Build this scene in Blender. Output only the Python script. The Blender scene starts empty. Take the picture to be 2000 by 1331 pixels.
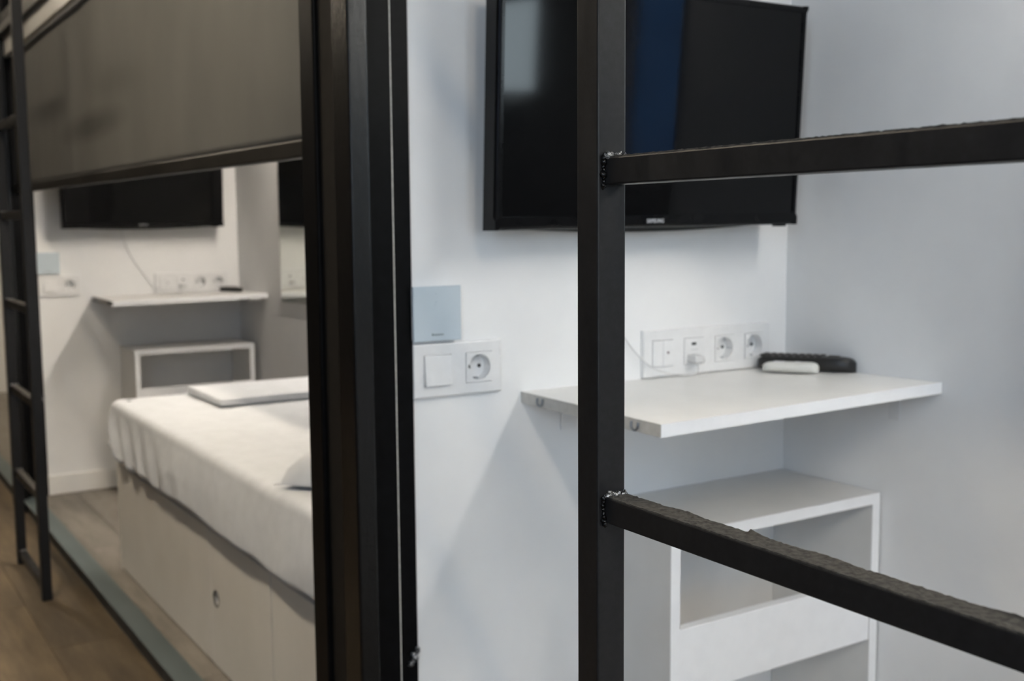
import bpy, bmesh, math, random
from mathutils import Vector, Matrix, noise

random.seed(7)
SC = bpy.context.scene
COL = SC.collection

# ------------------------------------------------------------------ camera
F_PX, YAW, PITCH, ROLL = 2161.7, 0.56924, 0.10336, -0.00779
H = 1.012                                  # camera height above the room floor
cy, sy, cp, sp = math.cos(YAW), math.sin(YAW), math.cos(PITCH), math.sin(PITCH)
right0, up0 = Vector((cy, -sy, 0)), Vector((sy * sp, cy * sp, cp))
fwd = Vector((sy * cp, cy * cp, -sp))
cr, sr = math.cos(ROLL), math.sin(ROLL)
right, up = cr * right0 + sr * up0, -sr * right0 + cr * up0
cam = bpy.data.cameras.new('camera')
cam.sensor_fit = 'HORIZONTAL'
cam.sensor_width = 23.5
cam.lens = F_PX / 2000 * 23.5
cam.clip_start = 0.02
cam.dof.use_dof = True
cam.dof.focus_distance = 0.87
cam.dof.aperture_fstop = 5.6
cam_o = bpy.data.objects.new('camera', cam)
COL.objects.link(cam_o)
M = Matrix((right, up, -fwd)).transposed().to_4x4()
M.translation = Vector((0, 0, H))
cam_o.matrix_world = M
SC.camera = cam_o

# ------------------------------------------------------------------ world, light, exposure
SKY_COL, SKY_STR = (0.74, 0.87, 1.0), 13.9
LAMP_COL, LAMP_STR = (1.0, 0.97, 0.93), 46.0        # near room lamp
LAMP2_COL, LAMP2_STR = (1.0, 0.90, 0.79), 92.0      # far room lamp, warmer
HALL_COL, HALL_STR = (1.0, 0.86, 0.67), 102.0         # corridor lamps
world = bpy.data.worlds.new('world')
SC.world = world
world.use_nodes = True
bg = world.node_tree.nodes['Background']
bg.inputs[0].default_value = (*SKY_COL, 1)
bg.inputs[1].default_value = SKY_STR
vs = SC.view_settings
vs.view_transform = 'Standard'
vs.look = 'None'
vs.exposure = 0.0
vs.gamma = 1.0
vs.use_curve_mapping = False

# ------------------------------------------------------------------ materials
def nt_mat(name):
    m = bpy.data.materials.new(name)
    m.use_nodes = True
    nt = m.node_tree
    b = nt.nodes['Principled BSDF']
    return m, nt, b

def set_in(b, **kw):
    for k, v in kw.items():
        b.inputs[k].default_value = v

def tex_noise(nt, scale, detail=3.0, rough=0.55, stretch=None, coord='Object'):
    tc = nt.nodes.new('ShaderNodeTexCoord')
    n = nt.nodes.new('ShaderNodeTexNoise')
    n.inputs['Scale'].default_value = scale
    n.inputs['Detail'].default_value = detail
    n.inputs['Roughness'].default_value = rough
    if stretch:
        mp = nt.nodes.new('ShaderNodeMapping')
        mp.inputs['Scale'].default_value = stretch
        nt.links.new(tc.outputs[coord], mp.inputs[0])
        nt.links.new(mp.outputs[0], n.inputs['Vector'])
    else:
        nt.links.new(tc.outputs[coord], n.inputs['Vector'])
    return n

def ramp(nt, src, stops):
    r = nt.nodes.new('ShaderNodeValToRGB')
    e = r.color_ramp.elements
    while len(e) > 1:
        e.remove(e[-1])
    e[0].position, e[0].color = stops[0][0], (*stops[0][1], 1)
    for pos, c in stops[1:]:
        k = e.new(pos)
        k.color = (*c, 1)
    nt.links.new(src, r.inputs[0])
    return r

def add_bump(nt, b, src, strength, dist):
    bp = nt.nodes.new('ShaderNodeBump')
    bp.inputs['Strength'].default_value = strength
    bp.inputs['Distance'].default_value = dist
    nt.links.new(src, bp.inputs['Height'])
    nt.links.new(bp.outputs[0], b.inputs['Normal'])

def mottled(name, c0, c1, scale, rough, metallic=0.0, bump=0.0, bdist=0.001, stretch=None, detail=3.0, spec=0.5, lo=0.35, hi=0.65):
    m, nt, b = nt_mat(name)
    n = tex_noise(nt, scale, detail, stretch=stretch)
    r = ramp(nt, n.outputs[0], [(lo, c0), (hi, c1)])
    nt.links.new(r.outputs[0], b.inputs['Base Color'])
    set_in(b, Roughness=rough, Metallic=metallic)
    b.inputs['Specular IOR Level'].default_value = spec
    if bump:
        add_bump(nt, b, n.outputs[0], bump, bdist)
    return m

def plain(name, c, rough, metallic=0.0, spec=0.5, scale=60.0, var=0.04):
    d = tuple(x * (1 - var) for x in c)
    return mottled(name, d, c, scale, rough, metallic, spec=spec)

MAT = {}
MAT['wall'] = mottled('wall_paint', (0.81, 0.81, 0.81), (0.84, 0.84, 0.835), 9.0, 0.55, bump=0.12, bdist=0.002, spec=0.3, detail=6)
MAT['hallwall'] = mottled('corridor_wall_paint', (0.060, 0.055, 0.050), (0.075, 0.069, 0.063), 7.0, 0.6, bump=0.1, spec=0.3)
MAT['ceiling'] = mottled('ceiling_paint', (0.70, 0.70, 0.69), (0.74, 0.74, 0.73), 6.0, 0.7, spec=0.2)
MAT['laminate'] = mottled('white_laminate', (0.82, 0.81, 0.785), (0.85, 0.84, 0.815), 14.0, 0.30, spec=0.4)
MAT['laminate_edge'] = mottled('white_edge_band', (0.84, 0.85, 0.87), (0.87, 0.88, 0.90), 30.0, 0.35, spec=0.4)
MAT['cabinet_white'] = mottled('white_cabinet_board', (0.69, 0.685, 0.67), (0.72, 0.715, 0.70), 14.0, 0.35, spec=0.4)
MAT['raw_edge'] = mottled('grey_cut_edge', (0.52, 0.51, 0.48), (0.60, 0.59, 0.56), 60.0, 0.6)
MAT['plastic'] = plain('white_plastic', (0.80, 0.80, 0.80), 0.3)
MAT['plastic_warm'] = plain('cream_plastic', (0.72, 0.72, 0.68), 0.4)
MAT['dark'] = plain('dark_hole', (0.012, 0.012, 0.012), 0.7)
MAT['thermostat'] = mottled('pale_blue_glass_panel', (0.50, 0.575, 0.63), (0.53, 0.605, 0.66), 10.0, 0.22, spec=0.5)
MAT['mark'] = plain('grey_print', (0.12, 0.14, 0.16), 0.5)
MAT['logo'] = plain('silver_print', (0.62, 0.63, 0.66), 0.35)
MAT['tv_case'] = mottled('black_tv_plastic', (0.004, 0.004, 0.0045), (0.006, 0.006, 0.0065), 40.0, 0.16, spec=0.15)
MAT['tv_back'] = plain('black_tv_back', (0.02, 0.02, 0.018), 0.5)
m, nt, b = nt_mat('tv_screen')
n = tex_noise(nt, 30.0)
r = ramp(nt, n.outputs[0], [(0.3, (0.0030, 0.0030, 0.0034)), (0.7, (0.0038, 0.0038, 0.0042))])
nt.links.new(r.outputs[0], b.inputs['Base Color'])
set_in(b, Roughness=0.06)
b.inputs['Specular IOR Level'].default_value = 0.20
MAT['screen'] = m
# black steel of the ladders: satin paint, fine scuffs and bare specks
m, nt, b = nt_mat('black_steel_paint')
n = tex_noise(nt, 160.0, 8, 0.7)
r = ramp(nt, n.outputs[0], [(0.30, (0.006, 0.006, 0.0065)), (0.66, (0.011, 0.011, 0.012)), (0.80, (0.022, 0.022, 0.023)), (0.84, (0.12, 0.12, 0.12))])
nt.links.new(r.outputs[0], b.inputs['Base Color'])
n2 = tex_noise(nt, 60.0, 5, 0.6, stretch=(1, 1, 0.25))
r2 = ramp(nt, n2.outputs[0], [(0.3, (0.34,) * 3), (0.7, (0.52,) * 3)])
nt.links.new(r2.outputs[0], b.inputs['Roughness'])
b.inputs['Specular IOR Level'].default_value = 0.27
add_bump(nt, b, n.outputs[0], 0.10, 0.0006)
MAT['steel'] = m
# glossy black brushed paint on the frame posts
m, nt, b = nt_mat('black_gloss_paint')
n = tex_noise(nt, 55.0, 6, 0.6, stretch=(1, 1, 0.35))
r = ramp(nt, n.outputs[0], [(0.3, (0.002, 0.002, 0.0022)), (0.75, (0.004, 0.004, 0.0045))])
nt.links.new(r.outputs[0], b.inputs['Base Color'])
set_in(b, Roughness=0.27)
b.inputs['Specular IOR Level'].default_value = 0.30
n2 = tex_noise(nt, 150.0, 6, 0.65, stretch=(1, 1, 0.4))
add_bump(nt, b, n2.outputs[0], 0.45, 0.0012)
MAT['gloss'] = m
MAT['satin'] = mottled('black_satin_paint', (0.002, 0.002, 0.0022), (0.0035, 0.0035, 0.004), 60.0, 0.4, spec=0.07, bump=0.15)
MAT['postinfill'] = mottled('dark_brown_seal', (0.010, 0.009, 0.008), (0.014, 0.0125, 0.011), 50.0, 0.6, spec=0.15)
MAT['pale_line'] = mottled('mottled_pale_line', (0.45, 0.44, 0.40), (0.60, 0.58, 0.54), 200.0, 0.6)
MAT['weld'] = mottled('bare_weld_metal', (0.04, 0.04, 0.04), (0.55, 0.55, 0.56), 420.0, 0.3, metallic=0.7, bump=0.6, bdist=0.002, lo=0.48, hi=0.60)
MAT['grip'] = mottled('worn_grip_tape', (0.022, 0.021, 0.019), (0.060, 0.056, 0.050), 210.0, 0.85, bump=0.9, bdist=0.0015, detail=8, spec=0.2)
MAT['steel_clip'] = plain('dull_steel', (0.32, 0.34, 0.37), 0.35, metallic=0.9)
m, nt, b = nt_mat('mirror_glass')
n = tex_noise(nt, 4.0)
r = ramp(nt, n.outputs[0], [(0.3, (0.87, 0.89, 0.84)), (0.7, (0.88, 0.90, 0.85))])
nt.links.new(r.outputs[0], b.inputs['Base Color'])
set_in(b, Metallic=1.0, Roughness=0.0)
MAT['mirror'] = m
# grey blind cloth with faint clouding and one soft darker patch
m, nt, b = nt_mat('grey_blind_cloth')
n = tex_noise(nt, 3.2, 4, 0.55, stretch=(1, 1, 0.6))
r = ramp(nt, n.outputs[0], [(0.3, (0.080, 0.079, 0.075)), (0.7, (0.108, 0.106, 0.099))])
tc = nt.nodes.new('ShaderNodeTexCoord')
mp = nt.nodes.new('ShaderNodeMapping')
mp.inputs['Location'].default_value = (0, -1.62 / 0.46, -0.160 / 0.050)   # patch centre in the cloth's own space
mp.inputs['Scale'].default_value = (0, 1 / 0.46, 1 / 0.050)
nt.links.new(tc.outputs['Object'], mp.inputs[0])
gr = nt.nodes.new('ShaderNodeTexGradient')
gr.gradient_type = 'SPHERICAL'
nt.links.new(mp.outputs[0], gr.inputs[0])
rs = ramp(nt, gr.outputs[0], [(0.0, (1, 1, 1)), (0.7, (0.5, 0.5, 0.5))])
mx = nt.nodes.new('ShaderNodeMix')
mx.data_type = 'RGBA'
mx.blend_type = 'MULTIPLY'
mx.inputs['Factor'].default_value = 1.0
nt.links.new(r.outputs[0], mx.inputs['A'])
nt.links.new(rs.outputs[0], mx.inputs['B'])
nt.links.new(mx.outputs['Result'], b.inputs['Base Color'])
set_in(b, Roughness=0.75)
b.inputs['Specular IOR Level'].default_value = 0.25
nb = tex_noise(nt, 900.0, 2)
add_bump(nt, b, nb.outputs[0], 0.15, 0.0005)
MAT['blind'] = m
MAT['bar'] = mottled('black_blind_bar', (0.005, 0.0045, 0.004), (0.013, 0.0115, 0.010), 9.0, 0.45, spec=0.2)
MAT['sheet'] = mottled('white_cotton_sheet', (0.56, 0.58, 0.61), (0.60, 0.62, 0.65), 25.0, 0.85, bump=0.2, bdist=0.002, spec=0.15)
MAT['mattress'] = mottled('grey_mattress_ticking', (0.62, 0.60, 0.57), (0.68, 0.66, 0.63), 40.0, 0.9, spec=0.1)
MAT['cabinet'] = mottled('cream_white_board', (0.66, 0.64, 0.60), (0.70, 0.68, 0.64), 8.0, 0.45, spec=0.35)
MAT['threshold'] = mottled('blue_grey_aluminium', (0.088, 0.112, 0.116), (0.115, 0.143, 0.148), 12.0, 0.5, metallic=0.3, stretch=(1, 0.2, 1))
MAT['threshold_side'] = mottled('dark_threshold_side', (0.055, 0.052, 0.048), (0.085, 0.080, 0.074), 25.0, 0.6)
MAT['ring'] = plain('grey_finger_hole_rim', (0.06, 0.06, 0.058), 0.5)
MAT['remote_black'] = mottled('black_remote_plastic', (0.010, 0.010, 0.010), (0.018, 0.017, 0.016), 90.0, 0.42)
MAT['remote_key'] = plain('dark_grey_rubber', (0.045, 0.042, 0.040), 0.6)
MAT['cable'] = plain('white_cable', (0.66, 0.66, 0.66), 0.45)
MAT['clear'] = plain('pale_grey_plug', (0.66, 0.66, 0.66), 0.25)
m, nt, b = nt_mat('blue_dimming_filter')  # filter added to dim the second corridor window
nt.nodes.remove(b)
n = tex_noise(nt, 1.5, 2)
r = ramp(nt, n.outputs[0], [(0.3, (0.13, 0.20, 0.30)), (0.7, (0.19, 0.29, 0.42))])
tr = nt.nodes.new('ShaderNodeBsdfTransparent')
nt.links.new(r.outputs[0], tr.inputs[0])
nt.links.new(tr.outputs[0], nt.nodes['Material Output'].inputs['Surface'])
MAT['tint'] = m
MAT['frame_white'] = plain('white_window_frame', (0.6, 0.6, 0.6), 0.4)

def wood(name, dark, mid, light, rough, gscale):
    m, nt, b = nt_mat(name)
    oi = nt.nodes.new('ShaderNodeObjectInfo')
    tc = nt.nodes.new('ShaderNodeTexCoord')
    ad = nt.nodes.new('ShaderNodeVectorMath')
    ad.operation = 'ADD'
    ms = nt.nodes.new('ShaderNodeVectorMath')
    ms.operation = 'SCALE'
    ms.inputs['Scale'].default_value = 17.0
    cb = nt.nodes.new('ShaderNodeCombineXYZ')
    for i in range(3):
        nt.links.new(oi.outputs['Random'], cb.inputs[i])
    nt.links.new(cb.outputs[0], ms.inputs[0])
    nt.links.new(tc.outputs['Object'], ad.inputs[0])
    nt.links.new(ms.outputs[0], ad.inputs[1])
    mp = nt.nodes.new('ShaderNodeMapping')
    mp.inputs['Scale'].default_value = (gscale, gscale * 0.16, 1)
    nt.links.new(ad.outputs[0], mp.inputs[0])
    n = nt.nodes.new('ShaderNodeTexNoise')
    n.inputs['Scale'].default_value = 1.0
    n.inputs['Detail'].default_value = 7
    n.inputs['Roughness'].default_value = 0.65
    nt.links.new(mp.outputs[0], n.inputs['Vector'])
    r = ramp(nt, n.outputs[0], [(0.28, dark), (0.5, mid), (0.74, light)])
    hv = nt.nodes.new('ShaderNodeHueSaturation')
    mr = nt.nodes.new('ShaderNodeMapRange')
    mr.inputs['To Min'].default_value = 0.9
    mr.inputs['To Max'].default_value = 1.1
    nt.links.new(oi.outputs['Random'], mr.inputs['Value'])
    nt.links.new(mr.outputs[0], hv.inputs['Value'])
    nt.links.new(r.outputs[0], hv.inputs['Color'])
    nt.links.new(hv.outputs[0], b.inputs['Base Color'])
    set_in(b, Roughness=rough)
    b.inputs['Specular IOR Level'].default_value = 0.3
    add_bump(nt, b, n.outputs[0], 0.12, 0.001)
    return m
MAT['oak_grey'] = wood('grey_laminate_plank', (0.135, 0.12, 0.105), (0.195, 0.175, 0.152), (0.25, 0.225, 0.198), 0.55, 26.0)
MAT['oak_brown'] = wood('worn_brown_plank', (0.056, 0.040, 0.023), (0.096, 0.070, 0.042), (0.150, 0.110, 0.065), 0.6, 18.0)
MAT['joint'] = plain('dark_plank_joint', (0.06, 0.046, 0.034), 0.8)

def emit(name, col, strength):
    m, nt, b = nt_mat(name)
    n = tex_noise(nt, 5.0)
    r = ramp(nt, n.outputs[0], [(0.3, tuple(x * 0.97 for x in col)), (0.7, col)])
    nt.links.new(r.outputs[0], b.inputs['Emission Color'])
    set_in(b, Roughness=0.5)
    b.inputs['Emission Strength'].default_value = strength
    return m
MAT['lamp'] = emit('lit_room_diffuser', LAMP_COL, LAMP_STR)
MAT['lamp2'] = emit('lit_far_room_diffuser', LAMP2_COL, LAMP2_STR)
MAT['halllamp'] = emit('lit_corridor_diffuser', HALL_COL, HALL_STR)

# ------------------------------------------------------------------ mesh helpers
def NB():
    return bmesh.new()

def box(bm, x0, x1, y0, y1, z0, z1, bevel=0.0, seg=1):
    b2 = bmesh.new()
    vs_ = [b2.verts.new((x, y, z)) for x in (x0, x1) for y in (y0, y1) for z in (z0, z1)]
    for f in ((0, 1, 3, 2), (4, 6, 7, 5), (0, 4, 5, 1), (2, 3, 7, 6), (0, 2, 6, 4), (1, 5, 7, 3)):
        b2.faces.new([vs_[i] for i in f])
    bmesh.ops.recalc_face_normals(b2, faces=b2.faces)
    if bevel:
        bmesh.ops.bevel(b2, geom=list(b2.edges), offset=bevel, segments=seg, affect='EDGES', profile=0.5)
    merge(bm, b2)
    return bm

def merge(bm, b2):
    me = bpy.data.meshes.new('tmp')
    b2.to_mesh(me)
    b2.free()
    bm.from_mesh(me)
    bpy.data.meshes.remove(me)

def grid_solid(bm, us, vs_, holes, w0, w1, ax='xz'):
    """Plate cut into cells us x vs_ with some cells left open; thickness w0..w1. ax: plane of (u,v)."""
    def P(u, v, w):
        return (u, w, v) if ax == 'xz' else ((w, u, v) if ax == 'yz' else (u, v, w))
    cache = {}
    def V(u, v, w):
        k = (round(u, 5), round(v, 5), round(w, 5))
        if k not in cache:
            cache[k] = bm.verts.new(P(u, v, w))
        return cache[k]
    nu, nv = len(us) - 1, len(vs_) - 1
    solid = lambda i, j: 0 <= i < nu and 0 <= j < nv and (i, j) not in holes
    fs = []
    for i in range(nu):
        for j in range(nv):
            if not solid(i, j):
                continue
            a, b_, c, d = us[i], us[i + 1], vs_[j], vs_[j + 1]
            for w in (w0, w1):
                fs.append(bm.faces.new([V(a, c, w), V(b_, c, w), V(b_, d, w), V(a, d, w)]))
            for (di, dj, q) in ((-1, 0, ((a, c), (a, d))), (1, 0, ((b_, c), (b_, d))), (0, -1, ((a, c), (b_, c))), (0, 1, ((a, d), (b_, d)))):
                if not solid(i + di, j + dj):
                    (u1, v1), (u2, v2) = q
                    fs.append(bm.faces.new([V(u1, v1, w0), V(u2, v2, w0), V(u2, v2, w1), V(u1, v1, w1)]))
    bmesh.ops.recalc_face_normals(bm, faces=fs)
    return bm

def round_hole(bm, cu, cv, half, r, w0, w1, ax='xz', n=32, floor=True):
    """Square face with a round recess from w0 (front) to w1 (floor)."""
    def P(u, v, w):
        return (u, w, v) if ax == 'xz' else (w, u, v)
    A, B, C = [], [], []
    for k in range(n):
        t = 2 * math.pi * (k + 0.5) / n
        c, s = math.cos(t), math.sin(t)
        q = half / max(abs(c), abs(s))
        if k % (n // 4) == n // 8 - 1 or k % (n // 4) == n // 8:
            pass
        A.append(bm.verts.new(P(cu + q * c, cv + q * s, w0)))
        B.append(bm.verts.new(P(cu + r * c, cv + r * s, w0)))
        C.append(bm.verts.new(P(cu + r * 0.96 * c, cv + r * 0.96 * s, w1)))
    fs = []
    for k in range(n):
        k2 = (k + 1) % n
        fs.append(bm.faces.new([A[k], A[k2], B[k2], B[k]]))
        fs.append(bm.faces.new([B[k], B[k2], C[k2], C[k]]))
    # corners of the square
    for su, sv in ((1, 1), (-1, 1), (-1, -1), (1, -1)):
        cv_ = bm.verts.new(P(cu + su * half, cv + sv * half, w0))
        ks = sorted(range(n), key=lambda k: (Vector(A[k].co) - Vector(cv_.co)).length)[:2]
        fs.append(bm.faces.new([cv_, A[ks[0]], A[ks[1]]]))
    if floor:
        fs.append(bm.faces.new(C))
    bmesh.ops.recalc_face_normals(bm, faces=fs)
    return bm

def cyl(bm, p0, p1, r0, r1=None, n=16, caps=True):
    r1 = r0 if r1 is None else r1
    p0, p1 = Vector(p0), Vector(p1)
    d = (p1 - p0).normalized()
    a = d.orthogonal().normalized()
    b_ = d.cross(a)
    A = [bm.verts.new(p0 + r0 * (math.cos(2 * math.pi * k / n) * a + math.sin(2 * math.pi * k / n) * b_)) for k in range(n)]
    B = [bm.verts.new(p1 + r1 * (math.cos(2 * math.pi * k / n) * a + math.sin(2 * math.pi * k / n) * b_)) for k in range(n)]
    fs = [bm.faces.new([A[k], A[(k + 1) % n], B[(k + 1) % n], B[k]]) for k in range(n)]
    if caps:
        fs += [bm.faces.new(A), bm.faces.new(B)]
    bmesh.ops.recalc_face_normals(bm, faces=fs)
    return bm

def tube(bm, pts, r, n=8, sub=8):
    P = [Vector(q) for q in pts]
    path = []
    for i in range(len(P) - 1):
        a, b_, c, d = P[max(i - 1, 0)], P[i], P[i + 1], P[min(i + 2, len(P) - 1)]
        for k in range(sub):
            t = k / sub
            path.append(0.5 * ((2 * b_) + (-a + c) * t + (2 * a - 5 * b_ + 4 * c - d) * t * t + (-a + 3 * b_ - 3 * c + d) * t ** 3))
    path.append(P[-1])
    rings = []
    for i, q in enumerate(path):
        d = (path[min(i + 1, len(path) - 1)] - path[max(i - 1, 0)]).normalized()
        a = d.cross(Vector((0.13, 1, 0.07))).normalized()
        b_ = d.cross(a)
        rings.append([bm.verts.new(q + r * (math.cos(2 * math.pi * k / n) * a + math.sin(2 * math.pi * k / n) * b_)) for k in range(n)])
    fs = []
    for i in range(len(rings) - 1):
        for k in range(n):
            fs.append(bm.faces.new([rings[i][k], rings[i][(k + 1) % n], rings[i + 1][(k + 1) % n], rings[i + 1][k]]))
    fs += [bm.faces.new(rings[0]), bm.faces.new(rings[-1])]
    bmesh.ops.recalc_face_normals(bm, faces=fs)
    return bm

def blob(bm, c, r, seed=0, rough=0.45, sub=3, squash=(1, 1, 1)):
    b2 = bmesh.new()
    bmesh.ops.create_icosphere(b2, subdivisions=sub, radius=1.0)
    for v in b2.verts:
        k = 1 + rough * noise.noise(v.co * 2.3 + Vector((seed * 7.1, seed * 3.3, 1.7))) + 0.5 * rough * noise.noise(v.co * 6 + Vector((seed, 2, 5)))
        v.co = Vector((v.co.x * squash[0], v.co.y * squash[1], v.co.z * squash[2])) * r * k + Vector(c)
    merge(bm, b2)
    return bm

def obj(name, bm, mat, parent=None, smooth=False, origin=None):
    """Link a bmesh as one mesh object. Vertices are given in world space; origin (or the parent's place) becomes local zero."""
    o0 = Vector(origin) if origin is not None else Vector((0, 0, 0))
    par0 = Vector((0, 0, 0))
    q = parent
    while q is not None:
        par0 += q.location
        q = q.parent
    base = o0 if origin is not None else par0
    bmesh.ops.translate(bm, verts=bm.verts, vec=-base)
    me = bpy.data.meshes.new(name)
    bm.to_mesh(me)
    bm.free()
    me.materials.append(MAT[mat] if isinstance(mat, str) else mat)
    if smooth:
        me.polygons.foreach_set('use_smooth', [True] * len(me.polygons))
    o = bpy.data.objects.new(name, me)
    COL.objects.link(o)
    o.parent = parent
    o.location = base - par0
    return o

def tag(o, label, cat, group=None):
    o['label'] = label
    o['category'] = cat
    if group:
        o['group'] = group
    return o

def thing(name, loc, label, cat, group=None):
    o = bpy.data.objects.new(name, None)
    o.empty_display_size = 0.05
    COL.objects.link(o)
    o.location = loc
    return tag(o, label, cat, group)

def struct(name, bm, mat, label=None, origin=None):
    o = obj(name, bm, mat, origin=origin)
    o['kind'] = 'structure'
    if label:
        o['label'] = label
    return o

def copy_tree(src, parent=None):
    c = src.copy()
    COL.objects.link(c)
    c.parent = parent
    for ch in list(src.children):
        copy_tree(ch, c)
    return c

def text_mesh(s, size, name='logo'):
    cu = bpy.data.curves.new('txt', 'FONT')
    cu.body = s
    cu.size = size
    cu.align_x = 'CENTER'
    cu.align_y = 'CENTER'
    cu.extrude = 0.0003
    cu.resolution_u = 2
    to = bpy.data.objects.new('txt', cu)
    COL.objects.link(to)
    dg = bpy.context.evaluated_depsgraph_get()
    me = bpy.data.meshes.new_from_object(to.evaluated_get(dg))
    bpy.data.objects.remove(to)
    bpy.data.curves.remove(cu)
    b2 = bmesh.new()
    b2.from_mesh(me)
    bpy.data.meshes.remove(me)
    return b2

# ------------------------------------------------------------------ the place: dimensions
YA = 1.436            # face of the near television wall
L = 3.024             # spacing of the rooms along the corridor
XC = 1.516            # back wall of the rooms
XW = 0.742            # front end of the partitions
TH = 0.125            # partition thickness
ZH = -0.045           # corridor floor
ZD = 1.641            # underside of the upper deck
ZT = 2.56             # corridor ceiling
XH = -1.0             # wall across the corridor
Y0, Y1 = -4.7, 9.2    # ends of the corridor

# floors with their planks
def plank_mesh(w, ln, t):
    bm = NB()
    box(bm, 0.0004, w - 0.0004, 0.0004, ln - 0.0004, -t, 0, bevel=0.0008)
    me = bpy.data.meshes.new('plank')
    bm.to_mesh(me)
    bm.free()
    return me

def lay_planks(parent, x0, x1, y0, y1, z, w, ln, t, mat, off):
    cache = {}
    row = 0
    x = x0
    while x < x1 - 0.01:
        ww = min(w, x1 - x)
        y = y0 - ln * off[row % len(off)]
        while y < y1 - 0.01:
            ya_, yb_ = max(y, y0), min(y + ln, y1)
            if yb_ - ya_ > 0.02:
                k = (round(ww, 3), round(yb_ - ya_, 3))
                if k not in cache:
                    cache[k] = plank_mesh(ww, yb_ - ya_, t)
                    cache[k].materials.append(MAT[mat])
                o = bpy.data.objects.new('plank', cache[k])
                COL.objects.link(o)
                o.parent = parent
                o.location = Vector((x, ya_, z)) - parent.location
            y += ln
        x += ww
        row += 1

fl = struct('floor_corridor', box(NB(), XH, 0.655, Y0, Y1, ZH - 0.10, ZH - 0.010), 'joint', 'worn brown wood plank floor of the corridor', origin=(0, 0, ZH))
lay_planks(fl, XH, 0.655, Y0, Y1, ZH, 0.184, 1.30, 0.010, 'oak_brown', (0.15, 0.62, 0.38, 0.85))
for k, nm in ((0, 'near'), (1, 'far')):
    a, b_ = YA - L + TH + k * L, YA + k * L
    fr = struct('floor_%s_room' % nm, box(NB(), 0.70, XC, a, b_, -0.10, -0.008), 'joint', 'grey wood laminate floor of the %s room' % nm, origin=(0.7, a, 0))
    lay_planks(fr, 0.70, XC, a, b_, 0.0, 0.136, 1.21, 0.008, 'oak_grey', (0.3, 0.75, 0.1, 0.55))

for nm, a, b_ in (('rear', Y0, YA - L), ('last', YA + TH + L, Y1)):
    struct('floor_%s_room' % nm, box(NB(), 0.70, XC, a, b_, -0.10, 0.0), 'oak_grey', 'grey floor of the %s room' % nm)
    struct('ceiling_%s_room' % nm, box(NB(), 0.652, XC, a, b_, ZD, ZD + 0.06), 'ceiling', 'white underside of the %s upper deck' % nm)

# partitions and outer walls
struct('wall_back', box(NB(), XC, XC + 0.12, Y0, Y1, -0.1, ZT), 'wall', 'white back wall of the rooms')
for k, nm in ((-1, 'behind'), (0, 'near'), (1, 'far'), (2, 'last')):
    bm = NB()
    if k in (0, 1):                       # sunk boxes behind the three sockets
        cs = (0.7425 + 0.111, 1.1745 + 0.182, 1.1745 + 0.253)
        us_ = [XW] + [q for c in cs for q in (c - 0.0205, c + 0.0205)] + [XC]
        grid_solid(bm, us_, [-0.1, H - 0.237, H - 0.1915, ZT], {(1, 1), (3, 1), (5, 1)}, YA + k * L, YA + k * L + 0.03)
        box(bm, XW, XC, YA + k * L + 0.03, YA + TH + k * L, -0.1, ZT)
    else:
        box(bm, XW, XC, YA + k * L, YA + TH + k * L, -0.1, ZT)
    struct('wall_%s_partition' % nm, bm, 'wall', 'white partition wall with the %s room end' % nm)
WIN = [(-4.45, -3.36), (-2.52, -1.35), (-0.95, -0.25)]  # third opening is made up, gives side light to the near back wall
us = [Y0] + [q for w in WIN for q in w] + [Y1]
struct('wall_corridor', grid_solid(NB(), us, [ZH - 0.1, 0.95, 1.36, 2.15, ZT], {(1, 2), (3, 1), (3, 2), (5, 1), (5, 2)}, XH - 0.16, XH, 'yz'), 'hallwall', 'wall across the corridor with two windows and an added third opening')
struct('wall_end_far', box(NB(), XH, XC, Y1, Y1 + 0.1, -0.15, ZT), 'hallwall')
struct('wall_end_rear', grid_solid(NB(), [XH, -0.60, 0.50, XC], [-0.15, 0.95, 2.10, ZT], {(1, 1)}, Y0 - 0.1, Y0), 'hallwall')  # opening for the added end window
struct('ceiling_corridor', box(NB(), XH - 0.16, XC + 0.12, Y0 - 0.1, Y1 + 0.1, ZT, ZT + 0.1), 'ceiling')
def portal(loc, rot, sx, sy_):
    pl = bpy.data.lights.new('window_portal', 'AREA')
    pl.shape = 'RECTANGLE'
    pl.size, pl.size_y = sx, sy_
    pl.cycles.is_portal = True
    po = bpy.data.objects.new('window_portal', pl)
    COL.objects.link(po)
    po.location = loc
    po.rotation_euler = rot
for i, (a, b_) in enumerate(WIN):
    zl = (1.36, 0.95, 0.95)[i]
    bm = grid_solid(NB(), [a, a + 0.05, b_ - 0.05, b_], [zl, zl + 0.05, 2.10, 2.15], {(1, 1)}, XH - 0.12, XH - 0.06, 'yz')
    w = struct('window_%d' % (i + 1), bm, 'frame_white', 'white framed corridor window, the third one added for side light')
    obj('window_sill', box(NB(), XH - 0.05, XH + 0.10, a - 0.03, b_ + 0.03, zl - 0.035, zl - 0.002, bevel=0.003), 'frame_white', w)
    if i == 1:
        obj('added_blue_pane', box(NB(), XH - 0.095, XH - 0.090, a + 0.05, b_ - 0.05, zl + 0.05, 2.10), 'tint', w)  # added pane, keeps this window dim and blue in the television
    portal((XH - 0.17, (a + b_) / 2, (zl + 2.15) / 2), (0, -math.pi / 2, 0), 2.15 - zl, b_ - a)
bm = grid_solid(NB(), [-0.60, -0.55, -0.02, 0.02, 0.45, 0.50], [0.95, 1.0, 2.05, 2.10], {(1, 1), (3, 1)}, Y0 - 0.07, Y0 - 0.02)  # unseen end window, added as front light for the television wall
struct('window_4', bm, 'frame_white', 'unseen window added at the corridor end to light the television wall')
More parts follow.
